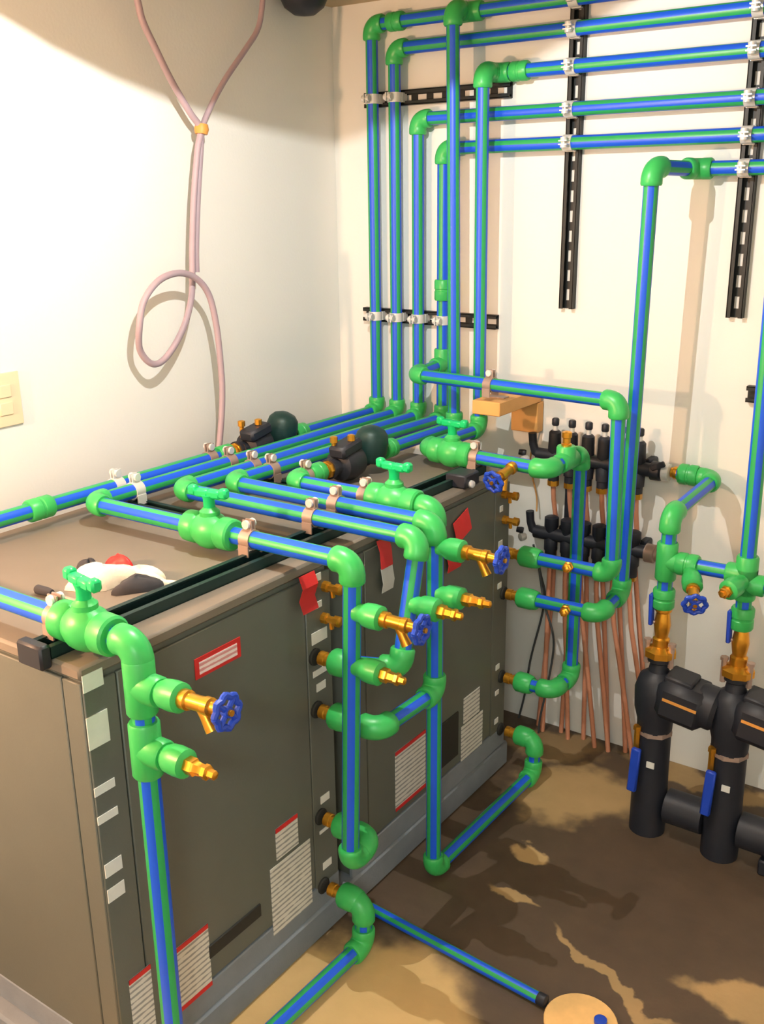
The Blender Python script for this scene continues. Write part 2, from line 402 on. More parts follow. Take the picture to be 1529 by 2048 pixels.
def strut(name, p0, p1, out, label, w=.041, dep=.021, m=None, slots=True):
    """slotted steel channel, open side towards 'out'"""
    p0, p1, out = Vec(p0), Vec(p1), Vec(out).normalized()
    L = (p1 - p0).length; t = (p1 - p0).normalized(); s = t.cross(out)
    R = Matrix((t, s, out)).transposed(); th = .0028
    root = thing(name, (p0 + p1) / 2, label, 'strut channel', 'slotted strut channels')
    b = MB(); mid = (p0 + p1) / 2
    at = lambda a, c, h: p0 + t * a + s * c + out * h
    # slotted back: two rails and the bars between the slots
    sw = .015
    for sg in (-1, 1): b.box(at(L / 2, sg * (w / 2 + sw / 2) / 2, th / 2), (L, w / 2 - sw / 2, th), 0, R)
    a = 0.012; n = 0
    cur = 0.0
    while True:
        nx = cur + .022
        e = min(nx, L)
        b.box(at((cur + e) / 2, 0, th / 2), (e - cur, sw, th), 0, R)
        cur = nx + .030
        if cur >= L: break
    for sg in (-1, 1):
        b.box(at(L / 2, sg * (w / 2 - th / 2), dep / 2), (L, th, dep), 0, R)
        b.box(at(L / 2, sg * (w / 2 - .006), dep - th / 2), (L, .010, th), 0, R)
    b.build('channel', m or m_strut, root, smooth=False)
    return root
def clamp(root, P, ax, out, r=PR, m=None, base=.021, bolt=True, own=None):
    """two-piece strut clamp round a pipe: P pipe centre, ax pipe axis, out away from the strut"""
    P, ax, out = Vec(P), Vec(ax).normalized(), Vec(out).normalized()
    out = (out - ax * out.dot(ax)).normalized(); s = ax.cross(out).normalized()
    R = Matrix((s, ax, out)).transposed()
    b = MB(); n = 24; W = .026; ri, ro = r + .0003, r + .003
    rings = []
    for (rad, h) in ((ri, -W / 2), (ro, -W / 2), (ro, W / 2), (ri, W / 2)):
        rings.append(b.ring(P + ax * h, s, out, rad, n))
    for k in range(4): b.bridge(rings[k], rings[(k + 1) % 4], n, 0)
    for sg in (-1, 1):
        b.box(P + s * (sg * (ro - .001)) - out * (r + .002), (.003, W, r * 1.3), 0, R)
        b.box(P + s * (sg * .0045) + out * (ro + .009), (.003, W * .9, .020), 0, R)
    c = b.build('pipe_clamp', m or m_dull, root)
    bo = MB()
    Q = P + out * (ro + .011)
    bo.lathe([(.009, -.013), (.009, -.006), (.004, -.006), (.004, .006), (.009, .006), (.009, .012)], Q, s, 10)
    bo.build('clamp_bolt', m_zinc, c)
    return c

ZR = .953
# ---------------------------------------------------------------- heat pump cabinets and pad
pad = MB().box((.42, -1.015, .0375), (.752, 1.48, .075), 0, None, .006).build('equipment_pad', m_pad)
tag(pad, 'long grey foam pad on the floor under both cabinets', 'pad')
X0, X1, ZT = .10, .79, .905
def cabinet(y0, y1, label, near):
    o = thing('heat_pump', ((X0 + X1) / 2, (y0 + y1) / 2, .075), label, 'heat pump', 'grey heat pump cabinets')
    yc, W = (y0 + y1) / 2, y1 - y0
    MB().box(((X0 + X1) / 2, yc, (.075 + ZT - .02) / 2), (X1 - X0 - .012, W - .012, ZT - .02 - .075), 0, None, .004).build('cabinet_body', m_cab, o)
    t = MB(); t.box(((X0 + X1) / 2, yc, ZT - .012), (X1 - X0 + .004, W + .004, .024), 0, None, .005).build('top_panel', m_cabtop, o)
    # front face: corner posts, large access panel, base rail
    MB().box((X1 - .003, y0 + .035, .48), (.008, .066, .78), 0, None, .002).build('corner_post', m_cab, o)
    MB().box((X1 - .003, y1 - .042, .48), (.008, .080, .78), 0, None, .002).build('port_panel', m_cab, o)
    MB().box((X1 - .003, (y0 + .07 + y1 - .084) / 2, .505), (.008, (y1 - .084) - (y0 + .07) - .002, .73), 0, None, .003).build('front_panel', m_cab, o)
    MB().box((X1 - .004, yc, .105), (.012, W, .06), 0, None, .003).build('base_rail', m_pad, o)
    # side panels facing the viewer, with a vertical seam between the two halves
    if near:
        xs = .742
        MB().box(((X0 + xs) / 2, y0 + .003, .4765), (xs - X0 - .002, .008, .80), 0, None, .003).build('side_panel', m_cab, o)
        MB().box(((xs + X1) / 2, y0 + .003, .4765), (X1 - xs - .004, .008, .80), 0, None, .003).build('side_panel', m_cab, o)
        MB().box((.44, y0 + .003, .105), (X1 - X0, .012, .06), 0, None, .003).build('base_rail', m_pad, o)
    return o
u1 = cabinet(-1.72, -1.085, 'nearer of two grey heat pump cabinets, with a red sticker on its front', True)
u2 = cabinet(-1.035, -.295, 'farther of two grey heat pump cabinets, beside the orange tubes', False)
def sticker(u, yc, zc, wy, hz, m, name='label_sticker', lab=None, tilt=0, red=0):
    R = Matrix.Rotation(R_(tilt), 3, 'X')
    c = Vec((X1 + .0022, yc, zc))
    s = MB().box(c, (.0016, wy, hz), 0, R).build(name, m, u, lab, smooth=False)
    if red & 1: MB().box(c + R @ Vec((.0004, 0, hz / 2 - .005)), (.0018, wy, .010), 0, R).build('red_border', m_red, s, smooth=False)
    if red & 2: MB().box(c + R @ Vec((.0004, 0, -hz / 2 + .005)), (.0018, wy, .010), 0, R).build('red_border', m_red, s, smooth=False)
    return s
for (z, h, w_) in ((.876, .030, .040), (.788, .058, .042), (.681, .016, .042), (.627, .015, .042), (.527, .026, .036), (.477, .026, .036)):
    sticker(u1, -1.698, z, w_, h, m_white)
rs_ = sticker(u1, -1.421, .803, .118, .040, m_red, lab='red and white printed sticker')
MB().box((X1 + .0028, -1.421, .802), (.0016, .098, .024)).build('print_block', m_redprint, rs_, smooth=False)
sticker(u1, -1.553, .200, .110, .145, m_print, lab='white warning label with red borders', red=3)
sticker(u1, -1.668, .205, .050, .160, m_print, lab='narrow white warning label with red top', red=3)
sticker(u1, -1.250, .195, .130, .165, m_print, lab='large white printed label')
sticker(u1, -1.258, .325, .070, .075, m_print, lab='small white printed label', red=1)
sticker(u2, -.788, .240, .135, .165, m_print, lab='white warning label with red borders', red=3)
sticker(u2, -.488, .285, .085, .075, m_print, lab='small white printed label')
sticker(u2, -.484, .190, .115, .105, m_print, lab='large white printed label')
for (z, wy, h) in ((.865, .022, .016), (.805, .022, .014), (.735, .05, .026), (.655, .05, .014), (.620, .03, .018), (.348, .03, .018), (.270, .045, .008), (.178, .03, .018)):
    sticker(u1, -1.128, z, wy, h, m_white, 'port_label', tilt=0)
for (z, wy, h) in ((.805, .016, .016), (.70, .02, .03), (.585, .02, .016), (.34, .02, .016), (.26, .02, .014), (.17, .02, .016)):
    sticker(u2, -.345, z, wy, h, m_white, 'port_label')
MB().box((X1 + .002, -1.425, .205), (.006, .15, .030), 0, None, .002).build('vent_slot', m_seam, u1)
MB().box((X1 + .002, -.63, .235), (.006, .14, .13), 0, None, .002).build('vent_slot', m_seam, u2)
def port(u, y, z, stub):
    m = MB().lathe([(.019, -.006), (.019, .004), (.0165, .006), (.0165, stub), (.010, stub + .002)], (X1 + .001, y, z), (1, 0, 0), 14)
    m.build('port', m_brass if stub > .01 else m_seam, u)
for z in (.694, .572, .310, .130): port(u1, -1.145, z, .006)
for z in (.675, .555, .300, .132): port(u2, -.32, z, .006)
def stop(u, y, z):
    o = MB().lathe([(.012, 0), (.012, .012), (.008, .014), (.008, .030), (.012, .032), (.012, .044), (.007, .046)], (X1, y, z), (1, 0, 0), 8)
    o.tube([(X1 + .02, y, z), (X1 + .02, y + .004, z - .022)], .005, 8); o.build('service_port', m_brass, u)
stop(u1, -1.105, .838); stop(u1, -1.112, .770); stop(u2, -.335, .843); stop(u2, -.328, .770)

# ---------------------------------------------------------------- pipes
YB = -.042
OUTB = (0, -1, 0)
# --- outermost run: top wall pipe, first drop, then along the left wall to the near cabinet; its forked drop feeds the far cabinet
P1 = Pipes((.5, -.5, .03), 'striped pipe run with the leftmost wall drop and two floor-level loops at the cabinets')
P1.route([(XR - .002, YB, 2.072), (.174, YB, 2.072), (.174, YB, ZR), (.151, -1.677, ZR), (.880, -1.677, ZR), (.888, -1.684, .030), (.905, -1.150, .030), (.905, -1.146, .131), (.868, -1.145, .131)],
         [25, -22, 12, 42, -22, 0, 0, 10], gaps={2: [(.405, .675)]})
P1.adapter((.895, -1.145, .131), (-1, 0, 0), brass=.032, L=.05)
P1.coupling((.26, YB, 2.072), (1, 0, 0), .05)
P1.coupling((.1555, -1.312, ZR), (0, 1, 0), .06)
P1.coupling((.164, -.735, ZR), (0, 1, 0), .05); P1.coupling((.168, -.425, ZR), (0, 1, 0), .05)
P1.tee((.490, YB, 2.072), (1, 0, 0), (0, -1, 0), bl=.034)
P1.route([(.490, YB - .02, 2.072), (.490, -.115, 2.072), (.506, -.115, ZR), (.486, -.838, ZR), (.893, -.838, ZR), (.897, -.848, .030), (.905, -.330, .030), (.905, -.322, .132), (.868, -.320, .132)],
         [0, -5, 20, -22, 0, 10, -20, 0], gaps={2: [(.33, .64)]})
P1.adapter((.895, -.320, .132), (-1, 0, 0), brass=.032, L=.05)
P1.coupling((.4905, -.752, ZR), (0, 1, 0), .05); P1.coupling((.498, -.448, ZR), (0, 1, 0), .05)
P1.valve((.785, -.838, ZR), (1, 0, 0), twist=4)
P1.valve((.765, -1.677, ZR), (1, 0, 0), twist=10)
P1.tee((.881, -1.678, .884), (0, 0, 1), (1, 0, 0)); P1.tee((.882, -1.679, .775), (0, 0, 1), (1, 0, 0))
P1.drain((.893, -1.678, .884), (1, 0, .06), k=1.05, r0=.030); P1.plug((.893, -1.679, .775), (1, 0, .02), r0=.030, k=1.1)

# --- second drop -> near cabinet, lowest-but-one port
P2 = Pipes((.5, -.6, .29), 'striped pipe run of the second wall drop, with a valve over the near cabinet')
P2.route([(XR - .002, YB, 2.002), (.252, YB, 2.002), (.252, YB, ZR), (.222, -1.222, ZR), (.942, -1.207, ZR), (.930, -1.222, .292), (.930, -1.147, .308), (.868, -1.145, .310)],
         [30, -20, 25, 42, 0, 0, 0], gaps={3: [(.02, .33)]})
P2.adapter((.878, -1.145, .310), (-1, 0, 0), brass=.03, L=.04)
P2.valve((.585, -1.214, ZR), (1, 0, 0), twist=-8)
P2.seg((.262, -1.2212, ZR), (.535, -1.2155, ZR), 3)
P2.drain((.941, -1.209, .855), (1, .0, 0)); P2.plug((.939, -1.211, .742), (1, 0, 0))

# --- third drop -> near cabinet, top port
P3 = Pipes((.5, -.6, .69), 'striped pipe run of the third wall drop, ending in a slanted drop at the front')
P3.route([(XR - .002, YB, 1.812), (.332, YB, 1.812), (.332, YB, ZR), (.308, -1.036, ZR), (.973, -1.028, ZR), (.972, -1.095, .697), (.868, -1.135, .694)],
         [0, -20, 25, 42, 42, 0])
P3.adapter((.880, -1.138, .694), (-1, -.05, 0), brass=.03, L=.045)
P3.plug((.973, -1.062, .826), (1, 0, 0))

# --- fourth drop: tee at half height with the cross pipe to the far cabinet, and down to the near cabinet's second port
P4 = Pipes((.5, -.4, .57), 'striped pipe run of the fourth wall drop, branching to the pipe above the wood block')
P4.route([(XR - .002, YB, 1.730), (.419, YB, 1.730), (.419, YB, ZR), (.368, -.926, ZR), (.950, -.930, ZR), (.953, -.934, .568), (.950, -1.143, .572), (.868, -1.145, .572)],
         [-20, 20, 25, 42, 0, 0, 0])
P4.adapter((.880, -1.145, .572), (-1, 0, 0), brass=.03, L=.045)
P4.tee((.419, YB, 1.118), (0, 0, 1), (0, -1, 0)); P4.coupling((.419, YB, 1.338), (0, 0, 1), .06)
P4.route([(.419, YB - .03, 1.118), (.420, -.198, 1.110), (1.090, -.312, 1.120), (1.100, -.322, .676), (.868, -.320, .675)], [0, 25, 0, -35])
P4.adapter((.900, -.320, .675), (-1, 0, 0), brass=.04, L=.058)
P4.drain((.952, -.931, .905), (1, 0, 0)); P4.plug((.953, -.933, .800), (1, 0, .03), k=1.2)
P4.plug((.985, -.321, .6755), (.25, -1, .2), k=.8, sock=False)

# --- fifth: third pipe from the top on the wall, drop in front, valve, far cabinet's third port
P5 = Pipes((.7, -.25, .30), 'striped pipe run of the rightmost wall drop, with valve and upright brass vent')
P5.route([(XR - .002, YB, 1.914), (.584, YB, 1.914), (.584, -.116, 1.914), (.590, -.116, ZR), (.578, -.388, ZR), (.958, -.420, ZR), (.958, -.222, ZR), (.960, -.222, .304), (.952, -.322, .302), (.868, -.320, .300)],
         [42, 0, -20, 25, 0, 10, -18, 0, 25])
P5.coupling((.655, YB, 1.914), (1, 0, 0), .05)
P5.adapter((.890, -.320, .300), (-1, 0, 0), brass=.035, L=.05)
P5.valve((.668, -.395, ZR), (1, -.08, 0), twist=0)
P5.tee((.958, -.315, ZR), (0, 1, 0), (0, 0, 1), L=.04, bl=.04)
MB().lathe([(.013, .03), (.0135, .045), (.010, .047), (.010, .06), (.013, .062), (.013, .075), (.006, .078)], (.958, -.315, ZR), (0, 0, 1), 12).build('air_vent', m_brass, P5.o)
P5.drain((.868, -.412, ZR), (-.12, -1, -.25), k=1.0, sock=False)

# --- tall riser
P6 = Pipes((1.09, -.2, .56), 'tall striped riser pipe standing free of the wall, right of the wood block')
P6.route([(XR - .002, YB, 1.655), (1.143, YB, 1.657), (1.100, -.218, 1.660), (1.085, -.205, .580), (1.078, -.330, .562), (.868, -.320, .555)], [-20, 30, 0, 0, -40])
P6.adapter((.898, -.322, .5555), (-1, 0, 0), brass=.035, L=.058)
P6.plug((.985, -.325, .5585), (.25, -1, .1), k=.8, sock=False)

# --- manifold supply with the pump columns
P7 = Pipes((1.3, -.3, .6), 'striped pipe work between the black manifold and the two floor pumps')
P7.route([(1.165, -.060, .892), (1.262, -.060, .890), (1.252, -.352, .868), (1.250, -.352, .66)], [0, 60, 0])
MB().lathe([(.014, -.022), (.014, -.016), (.0175, -.014), (.0175, 0)], (1.170, -.060, .892), (1, 0, 0), 12).build('brass_union', m_brass, P7.o)
P7.coupling((1.195, -.060, .8915), (1, 0, 0), .05, .028)
P7.tee((1.250, -.352, .752), (0, 0, 1), (1, 0, 0)); P7.coupling((1.250, -.352, .655), (0, 0, 1), .05, .027)
P7.coupling((1.302, -.352, .752), (1, 0, 0), .05, .028)
P7.seg((1.29, -.352, .752), (1.42, -.352, .754), 40)
P7.seg((1.428, -.352, ZC - .002), (1.440, -.352, .66), 15)
P7.tee((1.439, -.352, .754), (0, 0, 1), (-1, 0, 0)); P7.coupling((1.440, -.352, .648), (0, 0, 1), .055, .027)
P7.tee((1.439, -.352, .735), (0, 0, 1), (1, 0, 0), L=.04)
P7.seg((1.47, -.352, .735), (1.80, -.352, .735), 0); P7.coupling((1.82, -.352, .735), (1, 0, 0), .06, .027)
P7.drain((1.312, -.360, .745), (.45, -1, -.35), k=.7); P7.plug((1.440, -.372, .748), (-.25, -1, -.1), k=.5)

# --- loose length on the floor
lp = thing('floor_pipe', (1.07, -1.045, .013), 'thin striped pipe lying on the wet floor with a black end cap', 'pipe', 'green and blue striped water pipes')
a, b = Vec((.84, -1.030, .013)), Vec((1.288, -1.058, .013)); u = stripe_dir(a, b, 42)
MB().tube([a, b], .0125, NS, 0, True, u, lambda k: 1 if ((k + 2) % 9) < 5 else 0).build('pipe', [m_pipe, m_blue], lp)
MB().lathe([(.0128, 0), (.0135, .002), (.0135, .018), (.010, .02)], (1.286, -1.0578, .0135), (1, -.06, 0), 16).build('end_cap', m_black, lp)

# ---------------------------------------------------------------- strut channels and clamps
def wz(y=0): return y
s_ = strut('strut_channel', (.803, 0, 1.300), (.803, 0, ZC), OUTB, 'black slotted strut upright on the wall, the one nearer the pipe drops')
for z in (2.072, 2.002, 1.914, 1.812, 1.730): clamp(s_, (.803, YB, z), (1, 0, 0), OUTB, m=m_zinc)
s_ = strut('strut_channel', (1.262, 0, 1.300), (1.262, 0, ZC), OUTB, 'black slotted strut upright on the wall, right of the tall riser pipe')
for z in (2.072, 2.002, 1.914, 1.812, 1.730, 1.656): clamp(s_, (1.262, YB, z), (1, 0, 0), OUTB, m=m_zinc)
s_ = strut('strut_channel', (.128, 0, 1.874), (.612, 0, 1.874), OUTB, 'upper of two horizontal black struts behind the pipe drops')
for x in (.174, .252): clamp(s_, (x, YB, 1.874), (0, 0, 1), OUTB, m=m_zinc)
s_ = strut('strut_channel', (.110, 0, 1.250), (.585, 0, 1.250), OUTB, 'lower of two horizontal black struts behind the pipe drops')
for x in (.174, .252, .332, .419): clamp(s_, (x, YB, 1.250), (0, 0, 1), OUTB, m=m_zinc)
s_ = strut('strut_channel', (1.31, 0, 1.112), (1.75, 0, 1.112), OUTB, 'short horizontal black strut at the right edge of the back wall')
sz = ZT + .0004
s_ = strut('strut_channel', (.702, -1.722, sz), (.735, -.375, sz), (0, 0, 1), 'long dark green strut lying along the cabinet tops near their front edge', m=m_strutg, w=.052)
MB().box((.7015, -1.7355, sz + .008), (.062, .022, .042), 0, None, .004).build('end_cap', m_black, s_)
for (x, y) in ((.690, -1.677), (.690, -1.212), (.705, -1.031), (.690, -.928), (.706, -.838), (.742, -.402)):
    clamp(s_, (x, y, ZR), (1, 0, 0), (0, 0, 1), m=m_dull)
s_ = strut('strut_channel', (.105, -1.095, sz), (.40, -1.095, sz), (0, 0, 1), 'short dark green strut across the near cabinet top, under two pipes', m=m_strutg)
for x in (.1585, .225): clamp(s_, (x, -1.095, ZR), (0, 1, 0), (0, 0, 1), m=m_zinc)
s_ = strut('strut_channel', (.105, -.786, sz), (.56, -.786, sz), (0, 0, 1), 'short dark green strut across the far cabinet top, under five pipes', m=m_strutg)
for x in (.163, .2325, .3135, .3763, .4877): clamp(s_, (x, -.786, ZR), (0, 1, 0), (0, 0, 1), m=m_dull)

# ---------------------------------------------------------------- wood bracket with clamp
wb = thing('wood_bracket', (.69, 0, .95), 'pine wood block bracket fixed to the back wall under the cross pipe', 'wood block')
MB().box((.697, -.145, 1.053), (.085, .25, .038), 0, None, .002).build('arm', m_wood, wb, smooth=False)
MB().box((.697, -.022, .988), (.085, .038, .088), 0, None, .002).build('cleat', m_wood, wb, smooth=False)
MB().box((.697, -.2, 1.0735), (.05, .03, .003)).build('clamp_foot', m_dull, wb)
cl = clamp(None, (.697, -.2452, 1.1143), (.67, -.114, .01), (0, 0, 1), m=m_dull)
tag(cl, 'steel clamp holding the cross pipe on top of the wood block', 'pipe clamp')

# ---------------------------------------------------------------- circulators on the cabinet tops
def top_pump(x, y0, y1, lab, side):
    yc = (y0 + y1) / 2
    o = thing('circulator_pump', (x, yc, ZT), lab, 'pump', 'small circulator pumps on the cabinet tops')
    d = (0, 1, 0)
    MB().lathe([(.026, -.078), (.026, -.066), (.019, -.06), (.022, -.045), (.040, -.035), (.046, 0), (.040, .035), (.022, .045), (.019, .06), (.026, .066), (.026, .078)], (x, yc - .03, ZR), d, 22).build('volute', m_black, o)
    for sg, yy in ((-1, y0 + .016), (1, y1 - .05)):
        MB().lathe([(.016, -.03), (.023, -.028), (.023, -.006), (.018, -.004), (.018, .03)], (x, yy, ZR), (0, sg, 0), 8).build('brass_flange', m_brass, o)
    mt = MB().lathe([(.036, -.02), (.042, -.012), (.045, .01), (.045, .035), (.041, .055), (.030, .068), (.012, .075)], (x + side * .01, yc + .066, ZR + .004), (side * .35, .12, .9), 26).build('motor', m_motor, o)
    MB().box((x + side * .03, yc - .045, ZR + .044), (.052, .085, .032), 0, Matrix.Rotation(R_(10), 3, 'X'), .009).build('terminal_box', m_black, o)
    for (dx, dy) in ((-.005, -.075), (.02, -.035)):
        MB().lathe([(.006, .03), (.006, .06), (.010, .062), (.010, .076), (.005, .078)], (x + dx, yc + dy, ZR), (0, .0, 1), 8).build('bleed_screw', m_brass, o)
    MB().lathe([(.018, -.02), (.018, .075)], (x, yc + .06, ZR), d, 14).build('pump_tail', m_black, o)
top_pump(.166, -.717, -.447, 'black circulator pump in the pipe against the left wall', .6)
top_pump(.494, -.742, -.455, 'black circulator pump on the far cabinet top, in front of the pipe rows', .3)

# ---------------------------------------------------------------- floor pumps
def floor_pump(x, y, lab):
    o = thing('pump_column', (x, y, 0), lab, 'pump', 'black floor pumps below the striped pipes')
    up = (0, 0, 1)
    v = MB().lathe([(.017, .645), (.021, .640), (.021, .622), (.016, .618), (.019, .60), (.021, .585), (.019, .57), (.016, .552), (.021, .548), (.021, .528)], (x, y, 0), up, 10).build('brass_ball_valve', m_brass, o)
    MB().box((x - .026, y - .012, .625), (.010, .020, .082), 0, Matrix.Rotation(R_(-2), 3, 'Y'), .004).build('lever', m_bwheel, v)
    MB().tube([(x, y, .59), (x - .028, y - .010, .59)], .005, 8).build('lever_stem', m_dull, v)
    f = MB().lathe([(.020, .530), (.026, .526), (.040, .518), (.040, .502), (.024, .498)], (x, y, 0), up, 8).build('flange', m_brass, o)
    for sg in (-1, 1): MB().lathe([(.007, .478), (.007, .534), (.010, .535), (.010, .543)], (x + sg * .031, y - .008, 0), up, 6).build('flange_bolt', m_dull, f)
    MB().lathe([(.030, .500), (.030, .488), (.022, .482), (.026, .46), (.046, .445), (.056, .41), (.054, .36), (.045, .325), (.043, .28), (.044, .17), (.046, .10), (.046, .0)], (x, y, 0), up, 24).build('volute', m_black, o)
    c = Vec((x + .075, y - .012, .405)); R = Matrix.Rotation(R_(8), 3, 'Y')
    mo = MB().box(c, (.125, .115, .105), 0, R, .02).build('motor', m_black, o)
    MB().lathe([(.050, -.012), (.055, -.006), (.055, .03), (.046, .04)], c + Vec((.045, 0, 0)), (1, 0, -.14), 20).build('end_bell', m_black, mo)
    MB().box(c + Vec((.004, -.0585, .010)), (.085, .002, .007), 0, R).build('orange_stripe', m_orange, mo)
    MB().box(c + Vec((-.01, .0, .055)), (.07, .075, .02), 0, R, .006).build('terminal_box', m_black, mo)
    lf = MB().lathe([(.047, .300), (.047, .288)], (x, y, 0), up, 8).build('lower_flange', m_dull, o)
    MB().lathe([(.008, .25), (.008, .30), (.011, .301), (.011, .312)], (x - .03, y - .038, 0), up, 6).build('flange_bolt', m_brass, lf)
    MB().box((x - .026, y - .056, .195), (.024, .014, .125), 0, Matrix.Rotation(R_(3), 3, 'Y'), .005).build('lower_lever', m_bwheel, o)
    MB().box((x + .012, y - .0455, .215), (.02, .004, .016), 0).build('small_label', m_white, o)
floor_pump(1.252, -.352, 'black floor pump on the left end of the header, below the manifold outlet')
floor_pump(1.442, -.352, 'black floor pump at the right edge, second along the header')
hd = thing('pump_header', (1.6, -.352, .03), 'thick black insulated header pipe near the floor joining the pumps', 'pipe')
MB().lathe([(.035, 0), (.045, .004), (.045, .095), (.045, .10)], (1.298, -.352, .088), (1, 0, 0), 22).build('pipe_insulation', m_black, hd)
MB().lathe([(.045, 0), (.045, .45), (.04, .455)], (1.488, -.352, .088), (1, 0, 0), 22).build('pipe_insulation', m_black, hd)
for x in (1.56, 1.85): MB().box((x, -.352, .021), (.03, .07, .042), 0, None, .004).build('foot', m_black, hd)

# ---------------------------------------------------------------- radiant manifolds
LX = (.807, .858, .908, .956, 1.004, 1.056)
def manifold(z, upper, lab):
    o = thing('manifold', (.92, -.06, z), lab, 'manifold', 'black floor heating manifolds')
    MB().tube([(.755, -.062, z), (1.095, -.062, z)], .019, 18).build('bar', m_black, o)
    for x in LX:
        if upper:
            k = MB().lathe([(.011, -.075), (.016, -.07), (.016, -.052), (.019, -.05), (.020, -.02), (.016, -.012), (.016, .012), (.019, .02), (.0175, .07), (.012, .076)], (x, -.062, z), (0, 0, 1), 14).build('outlet', m_black, o)
            MB().lathe([(.007, .07), (.007, .092)], (x, -.062, z), (0, 0, 1), 10).build('sight_glass', m_zinc, k)
            MB().lathe([(.009, .09), (.0105, .093), (.0105, .108), (.008, .111)], (x, -.062, z), (0, 0, 1), 10).build('cap', m_black, k)
            MB().lathe([(.0165, -.086), (.0165, -.070)], (x, -.062, z), (0, 0, 1), 6).build('brass_nut', m_brass, k)
        else:
            k = MB().lathe([(.012, -.082), (.017, -.078), (.017, -.05), (.020, -.045), (.020, -.018), (.017, -.01), (.017, .02), (.021, .025), (.021, .052), (.015, .056)], (x, -.062, z), (0, 0, 1), 14).build('outlet', m_black, o)
            MB().lathe([(.0165, -.09), (.0165, -.078)], (x, -.062, z), (0, 0, 1), 6).build('brass_nut', m_brass, k)
    v = MB().tube([(.76, -.062, z), (.748, -.064, z + .006), (.742, -.068, z + .03), (.740, -.07, z + .062)], [.012, .013, .012, .0125], 12).build('air_vent', m_black, o)
    MB().lathe([(.010, 0), (.012, .006), (.012, .018), (.006, .02)], (.735, -.085, z - .012), (-.6, -1, -.1), 12).build('drain_knob', m_zinc, o)
    MB().lathe([(.009, 0), (.010, .006), (.008, .02)], (.728, -.085, z + .004), (-1, -.3, .1), 12).build('drain_cap', m_black, o)
    MB().lathe([(.019, 0), (.026, .003), (.026, .028), (.020, .03), (.018, .045)], (1.092, -.062, z), (1, 0, 0), 16).build('end_fitting', m_black if upper else m_dull, o)
    if upper:
        MB().lathe([(.020, .04), (.024, .042), (.024, .06), (.017, .062)], (1.084, -.062, z), (1, 0, 0), 16).build('union_ring', m_zinc, o)
        MB().box((1.118, -.085, z + .02), (.04, .012, .016), 0, Matrix.Rotation(R_(-25), 3, 'Y'), .004).build('lever', m_black, o)
    else:
        MB().lathe([(.017, .04), (.021, .042), (.021, .06), (.012, .063)], (1.088, -.062, z), (1, 0, 0), 16).build('end_plug', m_brass, o)
    for x in (.832, 1.078):
        MB().box((x, -.022, z), (.022, .042, .05), 0, None, .003).build('bracket', m_black, o)
    return o
manifold(.890, True, 'upper black heating manifold on the back wall with capped outlets')
manifold(.655, False, 'lower black heating manifold on the back wall above the tube bundle')
br = MB().box((.832, -.006, .772), (.022, .010, .29), 0, None, .002).build('manifold_rail', m_black)
tag(br, 'black upright rail on the wall between the two manifolds', 'bracket')
# tubes: from each outlet down to the floor
ups = ['leftmost', 'second', 'third', 'fourth', 'fifth', 'rightmost']
bu = (.772, .851, .926, 1.006, 1.062, 1.135); bl_ = (.800, .886, .974, 1.018, 1.094, 1.150)
for i, x in enumerate(LX):
    x1 = bu[i]; yb = -.026
    pts = [(x, -.062, .806), (x, -.055, .76), (x - .004, -.028, .70), (x - .006, -.022, .60), (x + (x1 - x) * .18, -.022, .45), (x + (x1 - x) * .62, -.024, .22), (x1, yb, .0)]
    tag(MB().tube(pts, .0070, 10).build('heating_tube', m_pex), 'orange tube from the %s outlet of the upper manifold' % ups[i], 'tube', 'orange floor heating tubes')
    x1 = bl_[i]
    pts = [(x, -.062, .568), (x, -.064, .52), (x + (x1 - x) * .12, -.062, .42), (x + (x1 - x) * .55, -.056, .22), (x1, -.052, .0)]
    tag(MB().tube(pts, .0070, 10).build('heating_tube', m_pex), 'orange tube from the %s outlet of the lower manifold' % ups[i], 'tube', 'orange floor heating tubes')

# thin wires on the wall
def bez(P, n=8):
    P = [Vec(p) for p in P]; out = []
    for i in range(len(P) - 1):
        p0 = P[max(i - 1, 0)]; p1 = P[i]; p2 = P[i + 1]; p3 = P[min(i + 2, len(P) - 1)]
        for k in range(n):
            t = k / n
            out.append(.5 * ((2 * p1) + (p2 - p0) * t + (2 * p0 - 5 * p1 + 4 * p2 - p3) * t * t + (3 * p1 - p0 - 3 * p2 + p3) * t ** 3))
    out.append(P[-1]); return out
tag(MB().tube(bez([(.725, -.022, .945), (.716, -.02, .90), (.712, -.02, .84), (.735, -.02, .75), (.742, -.03, .705)]), .0025, 8).build('copper_wire', m_copper), 'thin copper wire hanging below the wood bracket', 'wire')
tag(MB().tube(bez([(.735, -.03, .60), (.76, -.02, .50), (.775, -.02, .44), (.765, -.02, .36), (.735, -.02, .22), (.72, -.02, .10), (.70, -.02, .0)]), .0035, 8).build('thin_cable', m_wire), 'thin dark cable bowing down the wall beside the far cabinet', 'cable')
tag(MB().tube(bez([(.775, -.07, .55), (.80, -.075, .44), (.835, -.075, .33), (.825, -.075, .20), (.80, -.072, .06), (.795, -.07, .0)]), .0035, 8).build('thin_cable', m_wire), 'thin dark cable in front of the orange tubes', 'cable')

